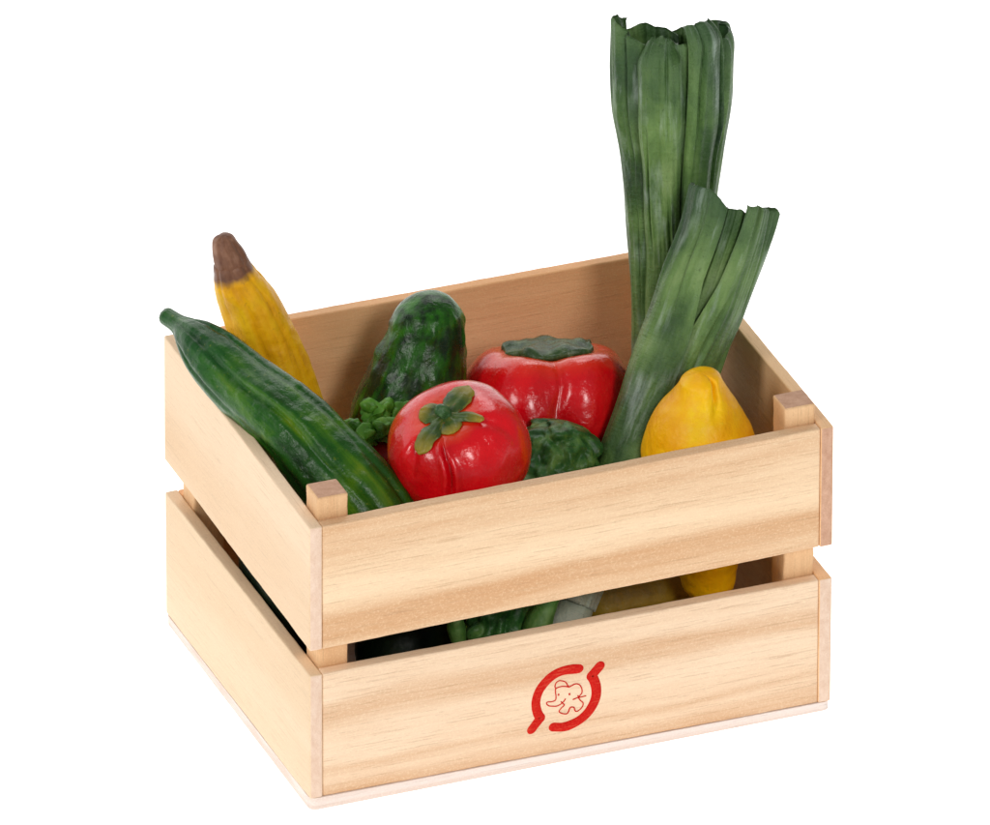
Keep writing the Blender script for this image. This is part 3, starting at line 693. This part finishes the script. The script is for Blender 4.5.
def leek_leaf(stem, root, mat, c0, hw, s_end, top, k=1.0, lift=(.0, .0), fold=.05, thick=.075, flare=.0, tuck=0.0, seed=0, nS=150, nW=60, shape=2.0, hook=0.0, wave=.02, bulge=.17):
    """a sheath leaf: c0(t)=centre angle, hw(t)=half width, both over t=0 (top) .. 1 (bottom). top = (height at middle, drop at the edges, skew)"""
    V = []; A = []; AL = []
    def outer(i, x, side):
        t = i / nS
        s_top = -top[0] + top[1] * abs(x) ** shape + top[2] * x + .05 * nz(x * 3, seed, 2)
        s = s_top + (s_end - s_top) * t
        tt = max(0, min(1, s / s_end)) if s_end else 0
        th = c0(tt) + x * hw(tt)
        offs = lift[0] * max(0, -x) ** 2 + lift[1] * max(0, x) ** 2
        offs += fold * math.exp(-(x / .22) ** 2) * (1 - .6 * tt)
        e = max(0.0, 1 - (s - s_top) / .9)
        offs += 1.25 * bulge * (1 - abs(x) ** 2.4) * (1 - .35 * tt)
        for (gx, ga, gw) in ((-.45, .10, .06), (.42, .11, .05)):
            gx2 = gx + .16 * nz(gx * 5, s * .35, seed + 30)
            am = ga * max(0, min(1, .55 + 1.8 * nz(gx * 9, s * .5, seed + 50)))
            offs -= am * math.exp(-((x - gx2) / gw) ** 2)
            offs += am * .7 * math.exp(-((x - gx2 - gw * 2.1) / (gw * 1.3)) ** 2)
        offs += flare * e ** 2 - hook * max(0.0, 1 - (s - s_top) / .35) ** 2
        offs += wave * nz(x * 2.2, s * .8, seed) * 2 + .010 * nz(x * 9, s * .6, seed + 4) * 2 + .03 * abs(nz(x * 2.5, s * .3, seed + 8)) + .006 * nz(x * 16, s * .5, seed)
        offs *= (.35 + .65 * (1 - tt)) if True else 1
        q_, tn, u, v, R = stem.at(max(s, 0) if s >= 0 else s)
        off2 = offs
        kk = k
        if side: off2 -= thick * (1 - .75 * abs(x) ** 6) * (1 if i > 2 else .4 + .2 * i)
        else: off2 -= .5 * thick * abs(x) ** 10 + (.4 * thick if i == 0 else 0)
        d = u * math.sin(th) + v * math.cos(th)
        return q_ + d * (R * kk + off2), (math.sin(th) * R, math.cos(th) * R, s + seed), s
    n = 2 * (nW + 1)
    for i in range(nS + 1):
        for j in range(nW + 1):
            x = -1 + 2 * j / nW; p, a, s = outer(i, x, 0); V.append(p); A.append(a); AL.append(max(0, s) / stem.tot)
        for j in range(nW, -1, -1):
            x = -1 + 2 * j / nW; p, a, s = outer(i, x, 1); V.append(p); A.append(a); AL.append(max(0, s) / stem.tot)
    F = []
    for i in range(nS):
        for j in range(n):
            a, b_ = i * n + j, i * n + (j + 1) % n; F.append((a, b_, b_ + n, a + n))
    for j in range(nW):
        F.append((j, j + 1, n - 2 - j, n - 1 - j)); F.append(tuple(nS * n + q_ for q_ in (n - 1 - j, n - 2 - j, j + 1, j)))
    o = mk("leaf", V, F, mat, root, attrs={'cyl': np.array(A), 'along': np.array(AL)})
    bm = bmesh.new(); bm.from_mesh(o.data); bmesh.ops.recalc_face_normals(bm, faces=bm.faces); bm.to_mesh(o.data); bm.free()
    o.data.polygons.foreach_set('use_smooth', [True] * len(o.data.polygons))
    return o
D2 = math.radians
def lin(a, b): return lambda t: a + (b - a) * t
def kf(*ks):
    X = [k_[0] for k_ in ks]; Y = [D2(k_[1]) for k_ in ks]
    return lambda t: float(np.interp(t, X, Y))
lk1 = leek_mat("tall_leek_skin", .72)
tp = [(9.03, 5.4, 11.52), (9.0, 5.3, 10.16), (8.96, 5.2, 9.0), (8.89, 5.05, 7.86), (8.84, 4.9, 6.93), (8.67, 4.6, 5.47), (8.48, 4.3, 4.02), (8.25, 4.0, 2.62), (8.15, 3.9, 1.2), (8.12, 3.9, .3)]
LT = Stem(tp, [(0, .95), (.06, .99), (.15, .99), (.22, .86), (.30, .77), (.46, .67), (.6, .58), (.8, .5), (.95, .52), (1, .46)])
tl = thing("leek", (8.12, 3.9, .25), "tallest leek with ragged green top standing high above the crate's back right corner", "leek", "leeks standing in the crate")
loft("shaft", [tuple(p) for p in LT.Q[60::10]], [(0, .6), (.3, .55), (.6, .5), (.8, .46), (1, .44)], .2, .2, lk1, tl, nth=70)
loft("core", [tuple(p) for p in LT.Q[22:80:6]], [(0, .74), (.5, .72), (1, .6)], .25, .2, dark_m, tl, nth=70, dfun=lambda s, t, th, p: .08 * math.sin(th * 6) * max(0, 1 - s / .8))
B = LT.tot
# back leaves first, then the ones that face the front
leek_leaf(LT, tl, lk1, kf((0, 150), (1, 150)), kf((0, 42), (1, 60)), B * .6, (-.55, .20, .05), k=.93, flare=.03, seed=1)
leek_leaf(LT, tl, lk1, kf((0, 215), (1, 215)), kf((0, 40), (1, 60)), B * .6, (-.50, .20, 0), k=.93, flare=.02, seed=2)
leek_leaf(LT, tl, lk1, kf((0, 10), (1, 8)), kf((0, 34), (1, 50)), B * .75, (-.10, .12, 0), k=.84, bulge=.03, seed=3)
leek_leaf(LT, tl, lk1, kf((0, 86), (.6, 80), (1, 80)), kf((0, 36), (.5, 40), (1, 55)), B * .72, (-.16, .12, -.10), k=.88, flare=.05, hook=.10, fold=.03, seed=4)
leek_leaf(LT, tl, lk1, kf((0, -68), (.5, -70), (1, -70)), kf((0, 34), (.5, 44), (1, 55)), B * .75, (.24, .36, .10), k=.88, flare=.03, fold=.09, lift=(0, -.05), seed=5, shape=1.2)
leek_leaf(LT, tl, lk1, kf((0, 40), (.25, 38), (.6, 38), (1, 40)), kf((0, 23), (.2, 24), (.5, 27), (1, 50)), B * .78, (.28, .16, .02), k=.97, fold=.05, flare=.02, hook=.28, lift=(.05, .03), thick=.10, seed=6)
leek_leaf(LT, tl, lk1, kf((0, -15), (.3, -14), (1, -14)), kf((0, 23), (.15, 23), (.5, 25), (1, 45)), B * .8, (.02, .18, 0), k=.99, fold=-.06, flare=.03, hook=.34, lift=(.06, .09), thick=.10, seed=7)

lk2 = leek_mat("short_leek_skin", .66)
fp = [(9.55, 3.6, 8.80), (9.38, 3.5, 8.24), (9.12, 3.4, 7.59), (8.7, 3.2, 6.76), (8.18, 2.95, 5.85), (7.66, 2.7, 5.02), (7.14, 2.4, 4.36), (6.29, 1.9, 3.25), (5.6, 1.45, 2.28), (5.3, 1.25, 1.75), (5.1, 1.15, 1.2), (5.0, 1.1, .5)]
LF = Stem(fp, [(0, .74), (.08, .76), (.2, .80), (.34, .78), (.45, .70), (.6, .52), (.75, .42), (.9, .42), (1, .46)])
fl = thing("leek", (5.0, 1.1, .25), "shorter leek with split top leaning right in front of the tall one", "leek", "leeks standing in the crate")
loft("shaft", [tuple(p) for p in LF.Q[50::8]], [(0, .6), (.2, .56), (.4, .42), (.7, .36), (1, .4)], .2, .15, lk2, fl, nth=70)
loft("core", [tuple(p) for p in LF.Q[14:60:5]], [(0, .6), (.5, .62), (1, .5)], .2, .2, dark_m, fl, nth=60)
B = LF.tot
leek_leaf(LF, fl, lk2, kf((0, 160), (1, 160)), kf((0, 60), (1, 80)), B * .6, (-.5, .1, 0), k=.9, seed=11)
leek_leaf(LF, fl, lk2, kf((0, 100), (1, 100)), kf((0, 40), (1, 60)), B * .65, (-.16, .1, .05), k=.74, flare=.02, seed=12)
leek_leaf(LF, fl, lk2, kf((0, 6), (1, 0)), kf((0, 36), (1, 50)), B * .7, (-.14, .05, 0), k=.80, seed=13, fold=.0, bulge=.04)
leek_leaf(LF, fl, lk2, kf((0, 56), (.2, 54), (.34, 50), (.55, 50), (1, 60)), kf((0, 38), (.2, 44), (.34, 54), (.5, 62), (1, 75)), B * .8, (-.06, .05, .12), k=.86, fold=-.02, lift=(.20, .0), flare=.0, bulge=.08, thick=.10, seed=14)
leek_leaf(LF, fl, lk2, kf((0, -50), (.2, -52), (.34, -54), (.55, -56), (1, -60)), kf((0, 44), (.2, 44), (.34, 55), (.5, 62), (1, 75)), B * .8, (.14, .30, -.06), k=.99, fold=.05, lift=(0, .18), bulge=.13, flare=.02, thick=.10, seed=15, shape=3.0)
for o in scene.objects:
    if '_b' in o: del o['_b']
